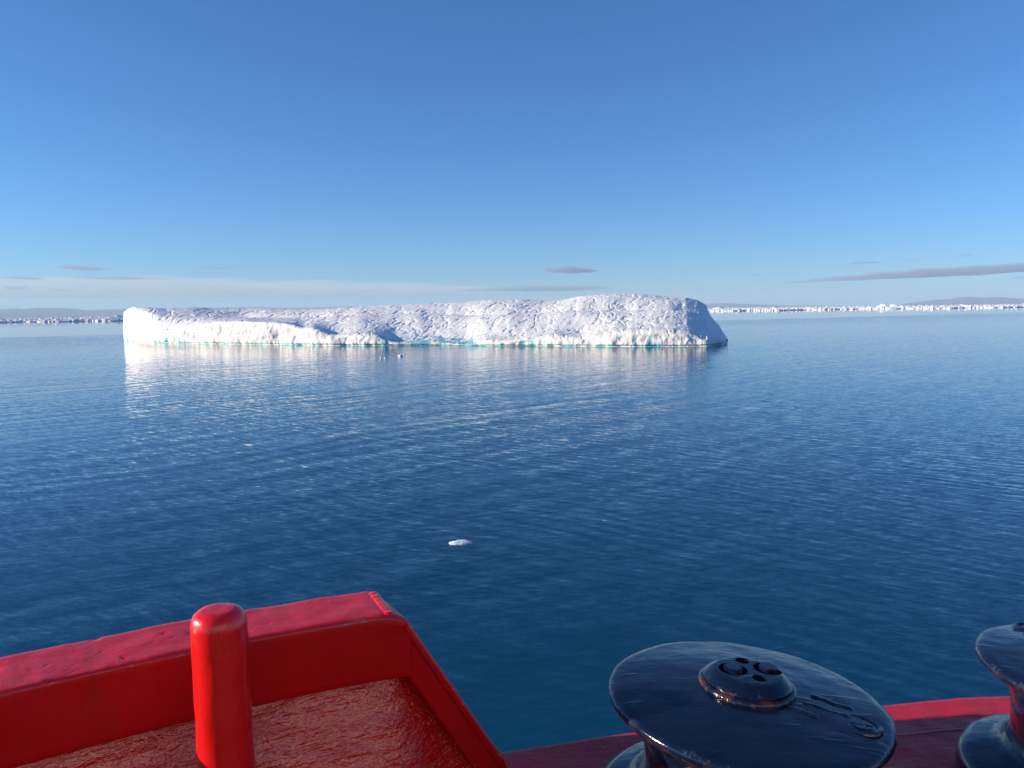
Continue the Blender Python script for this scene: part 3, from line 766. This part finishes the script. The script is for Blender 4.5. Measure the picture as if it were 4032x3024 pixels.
def build_bollard(loc, label, spin=0.0):
    root = empty('mooring_roller', (loc[0], loc[1], loc[2]))
    tag(root, label, 'bollard', 'black mooring rollers standing on the gunwale')
    tilt = Matrix.Rotation(R(3.5), 4, 'Y') @ Matrix.Rotation(R(-1.0), 4, 'X')
    root.matrix_world = Matrix.Translation(loc) @ tilt @ Matrix.Rotation(spin, 4, 'Z')
    # heights below are from the rim plane of the head
    hp = [(0.0001, 0.020), (0.06, 0.0185), (0.12, 0.0145), (0.17, 0.009), (0.205, 0.0045), (0.228, 0.0015), (0.238, -0.001), (0.2445, -0.0045), (0.2475, -0.010), (0.247, -0.016), (0.242, -0.022), (0.228, -0.031), (0.208, -0.044), (0.192, -0.060), (0.183, -0.080)]
    head = lathe('head', densify(hp, 0.005), 160, BLACK, root, 0.0022, 101, edge=lambda r, z: 0.45 if (r > 0.2425 and z > -0.013) else 0.0, rust=lambda r, z: 0.9 if z < -0.013 else 0.0)
    bp = [(0.183, -0.078), (0.178, -0.095), (0.175, -0.13), (0.176, -0.155), (0.181, -0.172)]
    lathe('barrel', densify(bp, 0.006), 128, BLACK, root, 0.002, 111, edge=lambda r, z: 0.15, rust=lambda r, z: 0.9)
    fp = [(0.180, -0.170), (0.190, -0.184), (0.206, -0.194), (0.226, -0.200), (0.244, -0.206), (0.255, -0.214), (0.260, -0.224), (0.261, -0.240), (0.261, -0.31)]
    lathe('base_flange', densify(fp, 0.005), 144, BLACK, root, 0.0025, 121, edge=lambda r, z: 0.7 if 0.246 < r < 0.2605 else (0.35 if r < 0.20 else 0.05), rust=lambda r, z: 0.3 if z < -0.22 else 0.0)
    # hub plate with two counterbored bolts and two plain holes
    hub = empty_part = None
    up = [(0.0001, 0.046), (0.03, 0.046), (0.056, 0.0455), (0.063, 0.043), (0.0755, 0.034), (0.078, 0.031), (0.0775, 0.029), (0.074, 0.028)]
    prof = densify(up, 0.006) + [(0.074, 0.008), (0.0001, 0.008)]
    hub = lathe('hub_cap', prof, 96, BLACK, root, 0.0, 131)
    bmh = bmesh.new(); bmh.from_mesh(hub.data); bmesh.ops.remove_doubles(bmh, verts=bmh.verts, dist=0.0003); bmesh.ops.recalc_face_normals(bmh, faces=bmh.faces); bmh.to_mesh(hub.data); bmh.free()
    cuts = []
    holes = [(-0.026, 0.002, 0.0255), (0.040, 0.011, 0.0255), (0.003, 0.041, 0.0135), (0.012, -0.030, 0.0130)]
    for cx, cy, rr in holes:
        bm = bmesh.new(); bmesh.ops.create_cone(bm, cap_ends=True, segments=40, radius1=rr, radius2=rr, depth=0.10)
        c = bm_obj('cutter', bm, BLACK); c.location = (cx, cy, 0.026 + 0.05); cuts.append(c)
    hub.parent = None
    boolean_cut(hub, cuts)
    hub.data.polygons.foreach_set('use_smooth', [True] * len(hub.data.polygons)); sharpen(hub, 32)
    hub.parent = root; hub.matrix_parent_inverse = Matrix.Identity(4)
    n = len(hub.data.vertices); co = np.zeros(n * 3, np.float32); hub.data.vertices.foreach_get('co', co); co = co.reshape(-1, 3); rr_ = np.hypot(co[:, 0], co[:, 1])
    for nm, val in (('edge', np.where((rr_ > 0.074) & (co[:, 2] > 0.027), 0.6, 0.08)), ('rust', np.where(co[:, 2] < 0.030, 1.0, 0.0))):
        at = hub.data.attributes.get(nm) or hub.data.attributes.new(nm, 'FLOAT', 'POINT'); at.data.foreach_set('value', val.astype(np.float32))
    lathe('hub_ring', [(0.0735, 0.0265), (0.079, 0.0265), (0.0835, 0.0245), (0.085, 0.021), (0.0845, 0.017), (0.083, 0.012)], 96, BLACK, root, 0.0015, 137, edge=lambda r, z: 0.8, rust=lambda r, z: 1.0)
    for (cx, cy, _), rot in zip(holes[:2], (0.2, 0.6)):
        bm = bmesh.new(); bmesh.ops.create_cone(bm, cap_ends=True, segments=6, radius1=0.0175, radius2=0.0175, depth=0.026)
        bmesh.ops.bevel(bm, geom=[e for e in bm.edges], offset=0.0018, segments=2, affect='EDGES')
        b = bm_obj('bolt', bm, BLACK, root); b.location = (cx, cy, 0.026 + 0.0125); b.rotation_euler.z = rot
        for nm, fn in (('edge', lambda z: 1.0 if z > 0.008 else 0.1), ('rust', lambda z: 1.0 if z < 0.006 else 0.1)):
            at = b.data.attributes.new(nm, 'FLOAT', 'POINT'); at.data.foreach_set('value', np.array([fn(v.co.z) for v in b.data.vertices], np.float32))
    # grease plug let into the head
    def dome(x, y):
        r = math.hypot(x, y); return float(np.interp(r, [h[0] for h in hp[:7]], [h[1] for h in hp[:7]]))
    px, py = 0.163, -0.103; pz = dome(px, py)
    plug = lathe('grease_plug', densify([(0.0001, 0.0012), (0.016, 0.0014), (0.0195, 0.0008), (0.022, -0.0015), (0.025, -0.001), (0.0275, 0.0022), (0.030, 0.0030), (0.0325, 0.0012), (0.034, -0.003)], 0.002), 48, BLACK, root, 0.0006, 141, edge=lambda r, z: 0.45 if 0.0285 < r < 0.0315 else 0.0)
    plug.location = (px, py, pz + 0.0004); plug.rotation_euler = (-0.04 * 0.5, -0.035, 0)
    plug.rotation_euler = (R(-1.4), R(2.4), 0)
    for k, (pa, pb) in enumerate((((-0.017, 0.004), (0.017, -0.006)), ((-0.004, -0.016), (0.006, 0.002)))):
        tube('slot_ridge', [np.array([pa[0] + (pb[0] - pa[0]) * q, pa[1] + (pb[1] - pa[1]) * q, 0.0016]) for q in np.linspace(0, 1, 14)], 0.0016, BLACK, plug, seed=k, flat=0.8)
    runs = [[(0.106, -0.022), (0.124, -0.030), (0.140, -0.044), (0.158, -0.046), (0.171, -0.056)], [(0.080, -0.054), (0.099, -0.058), (0.117, -0.072), (0.135, -0.076), (0.155, -0.081)], [(0.045, -0.072), (0.066, -0.080), (0.094, -0.098)]]
    for k, rp in enumerate(runs):
        rp = np.array(rp); s = np.linspace(0, 1, len(rp)); q = np.linspace(0, 1, 30)
        ks = np.hanning(9); ks /= ks.sum(); cx, cy = [np.convolve(np.pad(np.interp(q, s, rp[:, c_]), 4, 'edge'), ks, 'valid') for c_ in (0, 1)]
        tube('paint_run', [np.array([a, b, dome(a, b) + 0.0002]) for a, b in zip(cx, cy)], 0.0058, BLACK, root, seed=20 + k, flat=0.38)
    return root
build_bollard((0.416, 1.333, EYE - 0.70), 'black mooring roller with bolted hub, whole round head in view')
build_bollard((1.143, 1.376, EYE - 0.69), 'black mooring roller cut off by the right edge of the picture', R(140))

# ------------------------------------------------------------------ clouds
CG = mat_cloud('cloud_grey', 0.0009, (0.56, 0.56, 0.72), 0.15)
CF = mat_cloud('cloud_faint', 0.0007, (0.54, 0.57, 0.72), 0.15)
CP = mat_cloud('cloud_pale', 0.00009, (1.0, 0.96, 0.94), 0.0)
def cloud(x, y, hw, hh, label, mat=CG, tilt=0.0, seed=1, dist=60000.0, flatbot=0.45, deep=0.5):
    c = at_d(x, y, dist); sc = dist / F_PX
    bm = bmesh.new(); bmesh.ops.create_icosphere(bm, subdivisions=5, radius=1)
    V = np.array([v.co[:] for v in bm.verts])
    asp = hw / hh
    Q = V * np.array([asp ** 0.6, 1.0, 1.0]) * 1.1 + seed * 7.7
    d = 1 + 0.42 * fbm(Q, 4, seed, 0.55)
    V = V * np.array([1, 1, 1])
    V[:, 2] = np.where(V[:, 2] < 0, V[:, 2] * flatbot, V[:, 2])
    V[:, 2] *= np.clip(1.05 - np.abs(V[:, 0]) ** 2, 0.02, 1) ** 0.5
    V[:, 2] += 0.25 * fbm(np.stack([V[:, 0] * asp * 0.35, V[:, 1] * 0, V[:, 0] * 0 + seed], -1), 3, seed + 3)
    V = V * d[:, None] * np.array([hw * sc, max(hw * deep, hh * 2) * sc, hh * sc])
    for v, co in zip(bm.verts, V): v.co = co
    o = bm_obj('cloud', bm, mat, smooth=True)
    o.location = c; o.rotation_euler = (0, -R(tilt) + 0.0, math.atan2(-c[0], c[1]))
    tag(o, label, 'cloud', 'small grey clouds low over the horizon')
cloud(2240, 1066, 112, 20, 'dark grey lens-shaped cloud hanging above the middle of the iceberg', seed=2, tilt=-1.5)
cloud(3800, 1074, 560, 22, 'long mauve cloud bank at the right above the far hills', seed=3, tilt=1.5, deep=0.12)
cloud(3412, 1035, 66, 5, 'thin dark streak of cloud just above the long mauve bank', seed=4)
cloud(3592, 1026, 34, 5, 'faint wisp of cloud right of the thin dark streak', CF, seed=5)
cloud(3800, 1009, 30, 6, 'highest small wisp of cloud at the right', CF, seed=6, tilt=3)
cloud(2700, 1071, 32, 7, 'small slanting wisp of cloud above the right end of the iceberg', CF, seed=7, tilt=8)
cloud(3040, 1057, 26, 5, 'tiny flat wisp of cloud above open water right of the iceberg', CF, seed=8)
cloud(2975, 1086, 19, 7, 'tiny slanting wisp of cloud low over the water right of the iceberg', CF, seed=9, tilt=9)
cloud(2515, 1049, 36, 4, 'tiny faint streak of cloud right of the dark lens-shaped cloud', CF, seed=10, tilt=3)
cloud(325, 1057, 88, 12, 'mauve tapered cloud, topmost of those at the left', CF, seed=11, tilt=-2)
cloud(470, 1097, 150, 8, 'long thin grey cloud streak above the left end of the iceberg', CG, seed=12, deep=0.2)
cloud(95, 1097, 78, 6, 'thin grey cloud streak near the left edge', CG, seed=13, tilt=-1)
cloud(62, 1136, 44, 9, 'small grey cloud at the left edge just above the pale bank', CG, seed=14)
cloud(225, 1142, 38, 6, 'small slanting grey cloud in the pale bank at the left', CG, seed=15, tilt=-3)
cloud(840, 1057, 72, 7, 'faint stretched cloud above the left half of the iceberg', CF, seed=16)
cloud(1200, 1166, 42, 5, 'small dim cloud close above the left half of the iceberg', CF, seed=17)
cloud(1450, 1144, 34, 5, 'small dim cloud close above the middle of the iceberg', CF, seed=18)
cloud(4015, 1094, 32, 7, 'small grey wisp of cloud under the long mauve bank at right edge', CF, seed=19)
cloud(2130, 1140, 330, 16, 'dim blue-grey bank of cloud resting low behind the iceberg', CF, seed=20, deep=0.15, dist=75000)
cloud(450, 1150, 1700, 52, 'pale pinkish bank of thin cloud along the horizon at the left', CP, seed=21, deep=0.12, dist=90000)

# ------------------------------------------------------------------ haze
def haze():
    bm = bmesh.new(); bmesh.ops.create_cube(bm, size=1)
    t = NT('haze_air'); v = t.n.new('ShaderNodeVolumePrincipled')
    v.inputs['Color'].default_value = (0.62, 0.83, 1.0, 1); v.inputs['Density'].default_value = 0.000048; v.inputs['Anisotropy'].default_value = 0.0
    t.l.new(v.outputs[0], t.out.inputs['Volume'])
    o = bm_obj('haze', bm, t.m)
    o.scale = (70000, 70000, 422); o.location = (0, 0, 209)
    tag(o, kind='stuff')
HAZE = True
if HAZE: haze()
